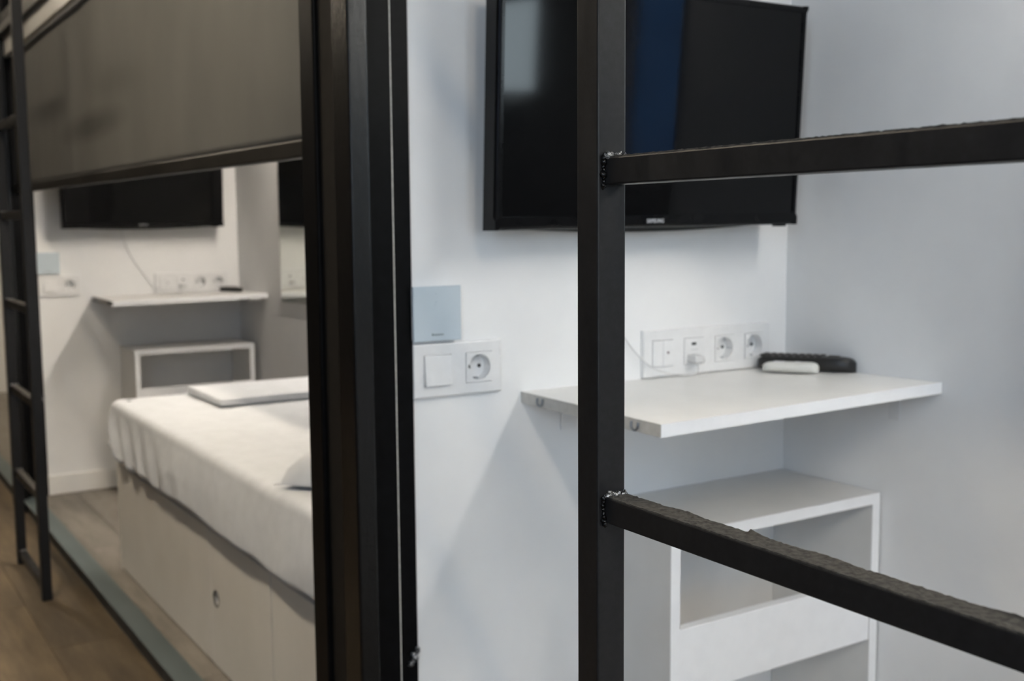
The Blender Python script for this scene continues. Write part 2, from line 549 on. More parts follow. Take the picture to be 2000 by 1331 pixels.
portal((-0.05, Y0 - 0.11, 1.525), (math.pi / 2, 0, math.pi), 1.10, 1.15)
# upper deck over each room, white fascia and black beam along its front
for k, nm in ((0, 'near'), (1, 'far')):
    a, b_ = YA - L + TH + k * L, YA + k * L
    struct('ceiling_%s_room' % nm, box(NB(), 0.678, XC, a, b_, ZD, ZD + 0.06), 'ceiling', 'white underside of the upper bunk deck')
    struct('trim_%d' % (1 + 2 * k), box(NB(), 0.662, 0.678, a, b_, ZD - 0.006, ZD + 0.056, bevel=0.001), 'laminate', 'white fascia board along the upper deck')
    struct('trim_%d' % (2 + 2 * k), box(NB(), 0.645, 0.678, a, b_, ZD + 0.056, ZD + 0.13, bevel=0.001), 'gloss', 'black beam above the white fascia')
    bm = box(NB(), XW, XC, b_ - 0.012, b_, 0.0, 0.075, bevel=0.002)
    struct('baseboard_%s' % nm, bm, 'laminate', 'white baseboard under the television wall')
# metal threshold along the rooms
ts = struct('trim_5', box(NB(), 0.657, 0.700, Y0, Y1, ZH - 0.05, -0.004), 'threshold_side', 'metal threshold between corridor and rooms')
obj('threshold_strip', box(NB(), 0.646, 0.702, Y0, Y1, -0.004, 0.0025, bevel=0.001), 'threshold', ts)['label'] = 'blue-grey metal strip on the threshold'

# ------------------------------------------------------------------ frame posts at the partition ends
def frame_post():
    t = thing('frame_post', (0.68, YA + 0.06, ZH), 'thick glossy black steel frame post at the end of the near partition, mid-picture', 'post', 'black frame posts')
    z0, z1 = ZH, ZT
    obj('tube', box(NB(), 0.634, 0.664, 1.394, 1.449, z0, z1, bevel=0.0035, seg=3), 'gloss', t)
    obj('tube', box(NB(), 0.634, 0.664, 1.512, 1.566, z0, z1, bevel=0.0035, seg=3), 'satin', t)
    obj('seal_strip', box(NB(), 0.642, 0.664, 1.449, 1.512, z0, z1), 'postinfill', t)
    bm = NB()                                     # blind guide channel behind the near tube
    box(bm, 0.664, 0.712, 1.424, 1.560, z0, z1, bevel=0.0015)
    box(bm, 0.6645, 0.672, 1.414, 1.4245, z0, z1, bevel=0.001)
    obj('guide_channel', bm, 'satin', t)
    bm = NB()
    box(bm, 0.7125, 0.7145, 1.4268, 1.4300, z0, z1)
    obj('thin_pale_line', bm, 'pale_line', t)  # thin pale line between guide channel and corner angle
    bm = NB()
    box(bm, 0.712, XW + 0.001, 1.4290, 1.4345, z0, z1, bevel=0.001)
    box(bm, 0.712, XW, 1.4345, 1.5600, z0, z1)
    obj('corner_angle', bm, 'satin', t)
    bm = NB()
    for i in range(4):
        blob(bm, (0.731 + 0.004 * (i % 2) + 0.002 * i, 1.4285, 0.362 + 0.006 * i), 0.0052, seed=i, rough=0.8, sub=2)
    obj('weld_bead', bm, 'weld', t, smooth=True)
    return t
post = frame_post()
p2 = copy_tree(post)
p2.location.y += L
p2['label'] = 'dark steel frame post behind the far ladder at the left edge'

# ------------------------------------------------------------------ ladders
ST = 0.0275
LX, LY0, LY1 = 0.519, 0.268, 0.687           # stile corners of the near ladder
RZ = [-0.012, 0.250, 0.519, 0.7865, 1.0535, 1.322, 1.590, 1.858]
def ladder():
    t = thing('ladder', (LX + ST / 2, (LY0 + LY1 + ST) / 2, ZH), 'black square-tube steel ladder in the foreground with two worn rungs in view', 'ladder', 'black bunk ladders')
    for y in (LY0, LY1):
        obj('stile', box(NB(), LX, LX + ST, y, y + ST, ZH, 2.05, bevel=0.0016, seg=2), 'steel', t)
    for i, z in enumerate(RZ):
        h = 0.0105
        x0, x1 = LX + 0.0065, LX + 0.0265
        r_ = obj('rung', box(NB(), x0, x1, LY0 + ST, LY1, z - h, z + h, bevel=0.0014, seg=2), 'steel', t)
        # grip tape with a ragged edge on the tread
        if i > 0:
            bm = NB()
            n = 150
            top, bot = [], []
            ylo, yhi = LY0 + ST + 0.004, LY1 - 0.004
            rows = []
            nx = 8
            for k in range(n + 1):
                y = ylo + (yhi - ylo) * k / n
                ex0 = 0.0006 * noise.noise(Vector((y * 60, i, 0)))
                ex1 = 0.0012 * noise.noise(Vector((y * 45, i, 9)))
                row = []
                for j in range(nx + 1):
                    u = j / nx
                    x = x0 + 0.0004 + ex0 + (x1 - x0 - 0.0006 + ex1 - ex0) * u
                    zz = z + h + 0.0007 + 0.0006 * noise.noise(Vector((x * 420, y * 320, i))) + 0.0004 * noise.noise(Vector((x * 900, y * 900, i)))
                    if j >= nx - 1:                     # curled edge in places
                        c_ = noise.noise(Vector((y * 22, 3.1, i * 1.7)))
                        zz += 0.0022 * max(0.0, c_) * (j - nx + 2) / 2
                        if i == 3:                      # the flap standing up on the lower rung in view
                            d_ = (y - 0.545) / 0.012
                            if -1.0 < d_ < 0:
                                zz += 0.0030 * (1 + d_) * (j - nx + 2) / 2
                            elif 0 <= d_ < 0.12:
                                zz += 0.0030 * (j - nx + 2) / 2
                    row.append(bm.verts.new((x, y, zz)))
                rows.append(row)
            for k in range(n):
                for j in range(nx):
                    bm.faces.new([rows[k][j], rows[k][j + 1], rows[k + 1][j + 1], rows[k + 1][j]])
            g = bmesh.ops.extrude_face_region(bm, geom=list(bm.faces))
            vs2 = [v for v in g['geom'] if isinstance(v, bmesh.types.BMVert)]
            for v in vs2:
                v.co.z = z + h - 0.0005
            bmesh.ops.recalc_face_normals(bm, faces=bm.faces)
            obj('grip_tape', bm, 'grip', r_)['label'] = 'worn dusty grip tape on the tread'
        for y, sgn in ((LY1, -1), (LY0 + ST, 1)):
            bm = NB()
            for q in range(7):
                blob(bm, (x0 + 0.001 + 0.0031 * q, y + sgn * (0.0008 + random.random() * 0.002), z + h + 0.0008 + 0.0008 * math.sin(q * 2.1)), 0.0019 + random.random() * 0.0013, seed=i * 9 + q, rough=0.8, sub=2)
            obj('weld_bead', bm, 'weld', r_, smooth=True)
            bm = NB()
            for q in range(8):
                blob(bm, (x0 - 0.0006 - random.random() * 0.0012, y + sgn * random.random() * 0.0012, z - h - 0.001 + 0.0030 * q), 0.0018 + random.random() * 0.0012, seed=i * 5 + q, rough=0.7, sub=2)
            obj('painted_weld', bm, 'gloss', r_, smooth=True)
    return t
lad = ladder()
l2 = copy_tree(lad)
l2.location.y += L + 0.012
l2['label'] = 'slim black steel bunk ladder standing on the corridor floor at far left'

# ------------------------------------------------------------------ roller blind on the far room
t = thing('roller_blind', (0.684, 1.575, 1.13), 'grey cloth roller blind half lowered over the far room', 'blind')
bm = NB()
ny, nz = 120, 30
ya_, yb_ = 1.575, 4.432
def barz(y):
    return H + 0.1085 + 0.025 * (y - ya_) / (yb_ - ya_)
g = []
for i in range(ny + 1):
    y = ya_ + (yb_ - ya_) * i / ny
    col_ = []
    for j in range(nz + 1):
        z0 = barz(y) + 0.026
        z = z0 + (1.636 - z0) * j / nz
        wv = 0.0035 * noise.noise(Vector((0, y * 3.2 + z * 1.6, z * 1.1))) + 0.0012 * noise.noise(Vector((4, y * 9 + z * 3, z * 2)))
        col_.append(bm.verts.new((0.684 + wv * min(1, j / 5), y, z)))
    g.append(col_)
for i in range(ny):
    for j in range(nz):
        bm.faces.new([g[i][j], g[i + 1][j], g[i + 1][j + 1], g[i][j + 1]])
r_ = bmesh.ops.extrude_face_region(bm, geom=list(bm.faces))
bmesh.ops.translate(bm, verts=[v for v in r_['geom'] if isinstance(v, bmesh.types.BMVert)], vec=(0.0012, 0, 0))
bmesh.ops.recalc_face_normals(bm, faces=bm.faces)
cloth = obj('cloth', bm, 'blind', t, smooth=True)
bm = box(NB(), 0.675, 0.694, ya_, yb_, 0, 0.030, bevel=0.004, seg=2)
for v in bm.verts:
    v.co.z += barz(v.co.y)
obj('bottom_bar', bm, 'bar', t)
for y in (ya_ - 0.004, yb_):
    bm = box(NB(), 0.674, 0.695, y, y + 0.004, -0.001, 0.031, bevel=0.001)
    for v in bm.verts:
        v.co.z += barz(v.co.y)
    obj('end_cap', bm, 'tv_back', t)
bm = NB()
cyl(bm, (0.7075, ya_, 1.605), (0.7075, yb_, 1.605), 0.021, n=24)
obj('roller', bm, 'steel_clip', t, smooth=True)

# ------------------------------------------------------------------ televisions
def television():
    yf, zb = 1.346, 1.008                 # front plane, bottom of the bezel
    x0, x1 = 0.834, 1.444
    hgt = 0.362
    t = thing('television', ((x0 + x1) / 2, yf, zb), 'black flat television on the near wall above the white desk', 'television', 'wall televisions')
    lean = 0.018 / hgt
    def lean_it(bm):
        for v in bm.verts:
            v.co.y -= lean * (v.co.z - zb)
            v.co.z += 0.006 * (v.co.x - (x0 + x1) / 2) / (x1 - x0)
        return bm
    bz, bb = 0.011, 0.019
    bm = NB()
    grid_solid(bm, [x0, x0 + bz, x1 - bz, x1], [zb, zb + bb, zb + hgt - bz, zb + hgt], {(1, 1)}, yf, yf + 0.034)
    ed = [e for e in bm.edges if e.calc_length() > 0.02 and all(abs(v.co.y - yf) < 1e-5 for v in e.verts)
          and (all(abs(v.co.x - x0) < 1e-5 for v in e.verts) or all(abs(v.co.x - x1) < 1e-5 for v in e.verts)
               or all(abs(v.co.z - zb) < 1e-5 for v in e.verts) or all(abs(v.co.z - zb - hgt) < 1e-5 for v in e.verts))]
    bmesh.ops.bevel(bm, geom=ed, offset=0.006, segments=4, affect='EDGES', profile=0.5)
    fr = obj('bezel', lean_it(bm), 'tv_case', t)
    obj('screen', lean_it(box(NB(), x0 + bz, x1 - bz, yf + 0.0022, yf + 0.006, zb + bb, zb + hgt - bz)), 'screen', t)
    # bulged rear shell
    bm = NB()
    nx, nz = 28, 14
    rows = []
    for i in range(nx + 1):
        u = i / nx
        row = []
        for j in range(nz + 1):
            v = j / nz
            x = x0 + 0.012 + (x1 - x0 - 0.024) * u
            sag = 0.011 * (1 - (2 * u - 1) ** 2)
            zlo = zb + 0.004 - sag
            z = zlo + (zb + hgt - 0.012 - zlo) * v
            e = min(1, 5 * u, 5 * (1 - u), 4 * v, 6 * (1 - v))
            row.append(bm.verts.new((x, yf + 0.034 + 0.028 * math.sin(e * math.pi / 2), z)))
        rows.append(row)
    for i in range(nx):
        for j in range(nz):
            bm.faces.new([rows[i][j], rows[i + 1][j], rows[i + 1][j + 1], rows[i][j + 1]])
    ext = bmesh.ops.extrude_face_region(bm, geom=list(bm.faces))
    for v in ext['geom']:
        if isinstance(v, bmesh.types.BMVert):
            v.co.y = yf + 0.030
    bmesh.ops.recalc_face_normals(bm, faces=bm.faces)
    obj('rear_shell', lean_it(bm), 'tv_back', t, smooth=False)
    bm = NB()
    box(bm, 1.03, 1.25, yf + 0.055, YA, zb + 0.12, zb + 0.26, bevel=0.002)
    obj('wall_bracket', bm, 'tv_back', t)
    b2 = text_mesh('SAMSUNG', 0.0088)
    xs = [v.co.x for v in b2.verts]
    s = 0.034 / (max(xs) - min(xs))
    for v in b2.verts:
        x, y, z = v.co
        v.co = Vector(((x0 + x1) / 2 - 0.010 + x * s, yf - 0.0004 - z, zb + 0.0098 + y))
    bmesh.ops.recalc_face_normals(b2, faces=b2.faces)
    obj('logo', lean_it(b2), 'logo', fr)['label'] = 'silver brand lettering on the lower bezel'
    bm = lean_it(box(NB(), 1.40, 1.425, yf + 0.006, yf + 0.016, zb - 0.003, zb + 0.001, bevel=0.0008))
    obj('sensor', bm, 'tv_case', t)
    return t
tv = television()
tv2 = copy_tree(tv)
tv2.location += Vector((-0.012, L, 0.008))
tv2['label'] = 'black flat television on the far room wall, cut off by the grey blind'

# ------------------------------------------------------------------ desks
ZDK = H - 0.258
XD, DD, DT = 0.935, 0.336, 0.0175
def desk():
    t = thing('wall_desk', (XD, YA - DD, ZDK - 0.06), 'white wall-mounted desk board under the near television', 'desk', 'white wall desks')
    def warp(bm):
        for v in bm.verts:
            f = max(0.0, (YA - v.co.y) / DD)
            u = (v.co.x - XD) / (XC - XD)
            v.co.z += f * (-0.003 + 0.0075 * u)
        return bm
    obj('board', warp(box(NB(), XD + 0.0008, XC - 0.001, YA - DD + 0.001, YA - 0.0005, ZDK - DT, ZDK)), 'laminate', t)
    obj('front_edge', warp(box(NB(), XD, XC - 0.001, YA - DD, YA - DD + 0.0012, ZDK - DT, ZDK + 0.0002)), 'laminate_edge', t)
    e_ = obj('cut_edge', warp(box(NB(), XD, XD + 0.001, YA - DD + 0.0012, YA - 0.0005, ZDK - DT, ZDK)), 'raw_edge', t)
    for y in (1.382, 1.154):                      # steel hooks let into the cut edge
        bm = NB()
        f = (YA - y) / DD
        zc = ZDK - 0.009 - 0.003 * f
        tube(bm, [(XD - 0.0012, y + 0.007, zc + 0.005), (XD - 0.002, y + 0.0065, zc - 0.003), (XD - 0.002, y, zc - 0.0065), (XD - 0.002, y - 0.0065, zc - 0.003), (XD - 0.0012, y - 0.007, zc + 0.005)], 0.0016, n=8, sub=5)
        obj('steel_hook', bm, 'steel_clip', e_, smooth=True)
    for side, x0, x1, y0, y1 in (('r', XC - 0.003, XC - 0.0005, 1.178, 1.200), ('l', 1.010, 1.040, YA - 0.003, YA - 0.0005)):
        bm = NB()
        box(bm, x0, x1, y0, y1, ZDK - 0.068, ZDK - DT)
        if side == 'r':
            box(bm, x0 - 0.045, x1, y0, y1, ZDK - DT - 0.003, ZDK - DT - 0.0002)
            box(bm, x0 - 0.045, x1, y0, y0 + 0.002, ZDK - DT - 0.012, ZDK - DT - 0.0005)
        else:
            box(bm, x0, x1, y0 - 0.045, y1, ZDK - DT - 0.003, ZDK - DT - 0.0002)
        obj('angle_bracket', bm, 'plastic', t)
    return t
dk = desk()
dk2 = copy_tree(dk)
dk2.location.y += L
dk2['label'] = 'white wall-mounted desk board in the far room, small black remote on it'

# ------------------------------------------------------------------ open cabinets under the desks
def cabinet():
    x0, x1, yf, yb, zt = 1.050, 1.512, YA - 0.225, YA - 0.001, H - 0.454
    t = thing('open_cabinet', ((x0 + x1) / 2, (yf + yb) / 2, 0), 'white open-front cabinet on the floor under the near desk', 'cabinet', 'white open cabinets')
    th = 0.018
    def panel(name, a, b_, c, d, e, f, edge_side=None):
        p = obj(name, box(NB(), a, b_, c + 0.001, d, e, f), 'cabinet_white', t)
        obj('edge_band', box(NB(), a, b_, c, c + 0.001, e, f), 'laminate_edge', p)
        return p
    panel('top', x0, x1, yf, yb, zt - th, zt)
    panel('side', x0, x0 + th, yf, yb, 0.0, zt - th)
    panel('side', x1 - th, x1, yf, yb, 0.0, zt - th)
    obj('front_rail', box(NB(), x0 + th, x1 - th, yf + 0.002, yf + 0.020, H - 0.708, H - 0.603, bevel=0.0008), 'laminate_edge', t)
    obj('bottom', box(NB(), x0 + th, x1 - th, yf + 0.004, yb, 0.05, 0.068), 'cabinet_white', t)
    obj('plinth', box(NB(), x0 + th, x1 - th, yf + 0.02, yf + 0.036, 0.0, 0.05), 'cabinet_white', t)
    return t
cb_ = cabinet()
cb2 = copy_tree(cb_)
cb2.location += Vector((-0.022, L - 0.012, 0))
cb2['label'] = 'white open-front cabinet behind the bed in the far room'

# ------------------------------------------------------------------ switch and socket plates
def socket_insert(parent, cx, cz, y):
    bm = NB()
    round_hole(bm, cx, cz, 0.0225, 0.0195, y - 0.0015, y + 0.0165)
    for sx, sz, ex, ez in ((-1, 0, 0, 1), (1, 0, 0, 1), (0, -1, 1, 0), (0, 1, 1, 0)):
        a = Vector((cx + (sx - ex) * 0.0225, y - 0.0015, cz + (sz - ez) * 0.0225))
        b_ = Vector((cx + (sx + ex) * 0.0225, y - 0.0015, cz + (sz + ez) * 0.0225))
        q = [bm.verts.new(a), bm.verts.new(b_), bm.verts.new(b_ + Vector((0, 0.003, 0))), bm.verts.new(a + Vector((0, 0.003, 0)))]
        bm.faces.new(q)
    s = obj('socket', bm, 'plastic', parent)
    bm = NB()
    for dx in (-0.0095, 0.0095):
        cyl(bm, (cx + dx, y + 0.0150, cz), (cx + dx, y + 0.0162, cz), 0.0028, n=12)
    cyl(bm, (cx - 0.0168, y - 0.0019, cz), (cx - 0.0168, y - 0.0012, cz), 0.0012, n=8)
    obj('pin_holes', bm, 'dark', s)
    for sz in (-1, 1):
        bm = NB()
        box(bm, cx - 0.0035, cx + 0.0035, y + 0.006, y + 0.0155, cz + sz * 0.0178 - 0.0016, cz + sz * 0.0178 + 0.0012)
        obj('earth_clip', bm, 'steel_clip', s)
    return s

def plate_frame(t, x0, z0, n, y, th=0.009):
    us_, hs = [x0], set()
    for k in range(n):
        c = x0 + 0.040 + 0.071 * k
        us_ += [c - 0.0232, c + 0.0232]
        hs.add((2 * k + 1, 1))
    us_.append(x0 + 0.080 + 0.071 * (n - 1))
    bm = grid_solid(NB(), us_, [z0 - 0.040, z0 - 0.0232, z0 + 0.0232, z0 + 0.040], hs, y - th, y)
    xs0, xs1 = us_[0], us_[-1]
    ed = [e for e in bm.edges if all(abs(v.co.y - (y - th)) < 1e-6 for v in e.verts) and
          (all(abs(v.co.x - xs0) < 1e-6 for v in e.verts) or all(abs(v.co.x - xs1) < 1e-6 for v in e.verts)
           or all(abs(v.co.z - z0 + 0.04) < 1e-6 for v in e.verts) or all(abs(v.co.z - z0 - 0.04) < 1e-6 for v in e.verts))]
    bmesh.ops.bevel(bm, geom=ed, offset=0.002, segments=2, affect='EDGES', profile=0.5)
    return obj('frame', bm, 'plastic', t)

def double_plate():
    x0, z0 = 0.7425, H - 0.212
    t = thing('switch_plate', (x0, YA, z0 - 0.04), 'white two-gang plate with light switch and socket beside the black post', 'switch plate', 'two-gang switch plates')
    plate_frame(t, x0, z0, 2, YA)
    yf = YA - 0.009
    cx = x0 + 0.040
    bm = NB()                                        # tilted rocker, pressed in at the top
    vs_ = []
    h = 0.0225
    for x in (cx - h, cx + h):
        for z, yq in ((z0 - h, yf - 0.0065), (z0 + h, yf - 0.0015)):
            vs_.append(bm.verts.new((x, yq, z)))
            vs_.append(bm.verts.new((x, yf + 0.004, z)))
    for f in ((0, 2, 6, 4), (1, 5, 7, 3), (0, 4, 5, 1), (2, 3, 7, 6), (0, 1, 3, 2), (4, 6, 7, 5)):
        bm.faces.new([vs_[i] for i in f])
    bmesh.ops.recalc_face_normals(bm, faces=bm.faces)
    bmesh.ops.bevel(bm, geom=list(bm.edges), offset=0.001, segments=2, affect='EDGES', profile=0.5)
    obj('rocker', bm, 'plastic', t)
    socket_insert(t, cx + 0.071, z0, yf)
    return t
sp_ = double_plate()
sp2 = copy_tree(sp_)
sp2.location.y += L
sp2['label'] = 'white two-gang switch plate in the far room beside the far ladder'

def quad_plate():
    x0, z0 = 1.1745, H - 0.2165
    t = thing('socket_plate', (x0, YA, z0 - 0.04), 'white four-gang plate with switches, charging port and two sockets above the near desk', 'socket plate', 'four-gang socket plates')
    plate_frame(t, x0, z0, 4, YA)
    yf = YA - 0.009
    c0 = x0 + 0.040
    h = 0.0225
    for sx in (-1, 1):
        bm = box(NB(), c0 + (-h if sx < 0 else 0.0004), c0 + (-0.0004 if sx < 0 else h), yf - 0.0032, yf + 0.004, z0 - h, z0 + h, bevel=0.0008)
        k = obj('rocker', bm, 'plastic', t)
        if sx > 0:
            bm = NB()
            cyl(bm, (c0 + 0.010, yf - 0.0032, z0 + 0.001), (c0 + 0.010, yf - 0.0037, z0 + 0.001), 0.0021, n=14)
            obj('indicator_dot', bm, plain('dark_red_dot', (0.10, 0.03, 0.05), 0.5), k)
    c1 = c0 + 0.071
    k = obj('charging_insert', box(NB(), c1 - h, c1 + h, yf - 0.0012, yf + 0.004, z0 - h, z0 + h, bevel=0.0006), 'plastic', t)
    bm = NB()
    box(bm, c1 - 0.0065, c1 + 0.0035, yf - 0.0016, yf - 0.001, z0 + 0.010, z0 + 0.0145)
    obj('port', bm, 'dark', k)
    bm = NB()
    for q in range(5):
        box(bm, c1 - 0.007 + q * 0.003, c1 - 0.0053 + q * 0.003, yf - 0.0014, yf - 0.001, z0 + 0.0015, z0 + 0.0030)
    obj('print', bm, plain('pale_grey_print', (0.5, 0.5, 0.5), 0.5), k)
    socket_insert(t, c0 + 0.142, z0, yf)
    socket_insert(t, c0 + 0.213, z0, yf)
    return t
qp = quad_plate()
qp2 = copy_tree(qp)
qp2.location.y += L
qp2['label'] = 'white four-gang socket plate above the far room desk'

def tv_cable():
    pts = [(1.055, 1.410, 1.06), (1.052, 1.424, 1.000), (1.075, 1.431, 0.930), (1.110, 1.4315, 0.865), (1.140, 1.4310, 0.822),
           (1.168, 1.4240, 0.789), (1.195, 1.4180, 0.770), (1.230, 1.4120, 0.7605), (1.262, 1.4060, 0.7585), (1.2745, 1.4040, 0.7640), (1.2755, 1.4070, 0.7750)]
    bm = NB()
    tube(bm, pts, 0.0013, n=8, sub=8)
    t = thing('cable', (1.15, 1.43, 0.757), 'thin white cable hanging from the near television to the four-gang plate', 'cable', 'television cables')
    obj('cord', bm, 'cable', t, smooth=True)
    bm = NB()
    box(bm, 1.2685, 1.2860, 1.4030, 1.4255, 0.777, 0.7905, bevel=0.002, seg=2)
    obj('plug', bm, 'clear', t)
    bm = NB()
    tube(bm, [(1.287, 1.415, 0.787), (1.2925, 1.413, 0.786), (1.293, 1.411, 0.7785), (1.287, 1.412, 0.7755)], 0.0018, n=8, sub=5)
    obj('pull_ring', bm, 'clear', t, smooth=True)
    return t
cbl = tv_cable()
cbl2 = copy_tree(cbl)
cbl2.location.y += L
cbl2['label'] = 'thin white cable looping down under the far room television'

def thermostat():
    x0, z0 = 0.7405, H - 0.168
    t = thing('thermostat', (x0, YA, z0), 'pale blue square wall control panel above the near switch plate', 'thermostat', 'wall control panels')
    obj('body', box(NB(), x0 + 0.001, x0 + 0.079, YA - 0.011, YA, z0 + 0.001, z0 + 0.080, bevel=0.0015), 'plastic', t)
    f = obj('glass_front', box(NB(), x0, x0 + 0.080, YA - 0.0145, YA - 0.011, z0, z0 + 0.081, bevel=0.001), 'thermostat', t)
    bm = NB()
    x = x0 + 0.0300
    for q in range(9):
        w = (0.0020, 0.0016, 0.0018, 0.0016, 0.0015, 0.0017, 0.0016, 0.0007, 0.0014)[q]
        hh = 0.0030 if q == 0 else 0.0021
        box(bm, x, x + w, YA - 0.0148, YA - 0.0144, z0 + 0.0085, z0 + 0.0085 + hh)
        x += w + 0.0007
    obj('print', bm, 'mark', f)
    bm = NB()
    for dx, dz in ((0.037, 0.069), (0.035, 0.053), (0.037, 0.057)):
        box(bm, x0 + dx, x0 + dx + 0.0015, YA - 0.0148, YA - 0.0144, z0 + dz, z0 + dz + 0.0015)
    obj('icons', bm, plain('faint_blue_print', (0.33, 0.42, 0.49), 0.4), f)
    return t
th_ = thermostat()
th2 = copy_tree(th_)
th2.location.y += L
th2['label'] = 'pale blue square wall control panel in the far room'

# ------------------------------------------------------------------ mirrors on the back wall
bm = box(NB(), XC - 0.006, XC - 0.0005, -0.90, 0.940, 0.735, 1.615, bevel=0.0015)
mr = tag(obj('wall_mirror', bm, 'mirror', origin=(XC - 0.003, 0, 0.735)), 'near room wall mirror, showing in the picture only as reflections in the television', 'mirror', 'frameless wall mirrors')
mr2 = copy_tree(mr)
mr2.location.y += L + 0.004
mr2['label'] = 'frameless mirror on the far room back wall, reflecting the far television'

# ------------------------------------------------------------------ lamps
def room_lamp():
    yc = YA - 1.10
    t = thing('ceiling_lamp', (1.46, yc, ZD - 0.04), 'near room slim linear lamp under the upper deck', 'lamp', 'linear room lamps')
    obj('housing', box(NB(), 1.405, 1.460, yc - 0.52, yc + 0.52, ZD - 0.020, ZD, bevel=0.002), 'plastic', t)
    obj('diffuser', box(NB(), 1.410, 1.455, yc - 0.50, yc + 0.50, ZD - 0.045, ZD - 0.020, bevel=0.006, seg=3), 'lamp', t)
    return t
rl = room_lamp()
rl2 = copy_tree(rl)
rl2.location.y += L
for ch in rl2.children:
    if ch.name.startswith('diffuser'):
        ch.data = ch.data.copy()
        ch.data.materials[0] = MAT['lamp2']
rl2['label'] = 'far room slim linear lamp hidden behind the blind'
for y, lb in ((-1.6, 'behind the camera'), (2.2, 'over the far room front'), (6.4, 'added farther down to brighten the blind')):  # farthest lamp is added to lift the far end of the blind
    t = thing('corridor_lamp', (-0.13, y, ZT - 0.05), 'linear corridor ceiling lamp ' + lb, 'lamp', 'corridor ceiling lamps')
    obj('housing', box(NB(), -0.19, -0.07, y - 0.62, y + 0.62, ZT - 0.03, ZT, bevel=0.002), 'plastic', t)
    obj('diffuser', box(NB(), -0.18, -0.08, y - 0.60, y + 0.60, ZT - 0.05, ZT - 0.03, bevel=0.006, seg=2), 'halllamp', t)

# ------------------------------------------------------------------ bed in the far room
BX, BY0, BY1, BZ = 0.752, YA + TH + 0.003, 3.363, 0.322
t = thing('bed_base', (1.1, 2.45, 0), 'white storage bed base with door panels along the front', 'bed')
obj('carcass', box(NB(), BX + 0.018, XC - 0.004, BY0, BY1 - 0.016, 0.0, BZ - 0.004), 'cabinet', t)
obj('foot_panel', box(NB(), BX + 0.0005, XC - 0.004, BY1 - 0.016, BY1, 0.0, BZ, bevel=0.001), 'cabinet', t)
seams = [BY1 - 0.0165, 2.476, 2.080, BY0]
for i in range(3):
    a, b_ = seams[i + 1] + 0.0020, seams[i] - 0.0020
    if i == 1:
        hy, hz, hr = 2.440, 0.167, 0.0185
        hs = 0.024
        bm = grid_solid(NB(), [a, hy - hs, hy + hs, b_], [0.004, hz - hs, hz + hs, BZ], {(1, 1)}, BX, BX + 0.018, 'yz')
        round_hole(bm, hy, hz, hs, hr, BX, BX + 0.017, 'yz')
        d = obj('door', bm, 'cabinet', t)
        bm = NB()
        for k in range(32):
            t0, t1 = 2 * math.pi * k / 32, 2 * math.pi * (k + 1) / 32
            q = []
            for tt, rr, xx in ((t0, hr * 1.10, BX - 0.0008), (t1, hr * 1.10, BX - 0.0008), (t1, hr * 0.92, BX - 0.0008), (t0, hr * 0.92, BX - 0.0008)):
                q.append(bm.verts.new((xx, hy + rr * math.cos(tt), hz + rr * math.sin(tt))))
            bm.faces.new(q)
        bmesh.ops.remove_doubles(bm, verts=bm.verts, dist=1e-6)
        e_ = bmesh.ops.extrude_face_region(bm, geom=list(bm.faces))
        bmesh.ops.translate(bm, verts=[v for v in e_['geom'] if isinstance(v, bmesh.types.BMVert)], vec=(0.004, 0, 0))
        bmesh.ops.recalc_face_normals(bm, faces=bm.faces)
        obj('hole_rim', bm, 'ring', d)
        bm = NB()
        cyl(bm, (BX + 0.010, hy, hz), (BX + 0.0165, hy, hz), hr * 0.93, n=24)
        obj('finger_hole', bm, 'dark', d)
    else:
        obj('door', box(NB(), BX, BX + 0.018, a, b_, 0.004, BZ, bevel=0.001), 'cabinet', t)

mt = thing('mattress', (1.1, 2.45, BZ), 'thick mattress under a white fitted sheet on the bed base', 'mattress')
obj('core', box(NB(), BX - 0.003, XC - 0.006, BY0, BY1 + 0.012, BZ + 0.001, 0.49, bevel=0.02, seg=3), 'mattress', mt)
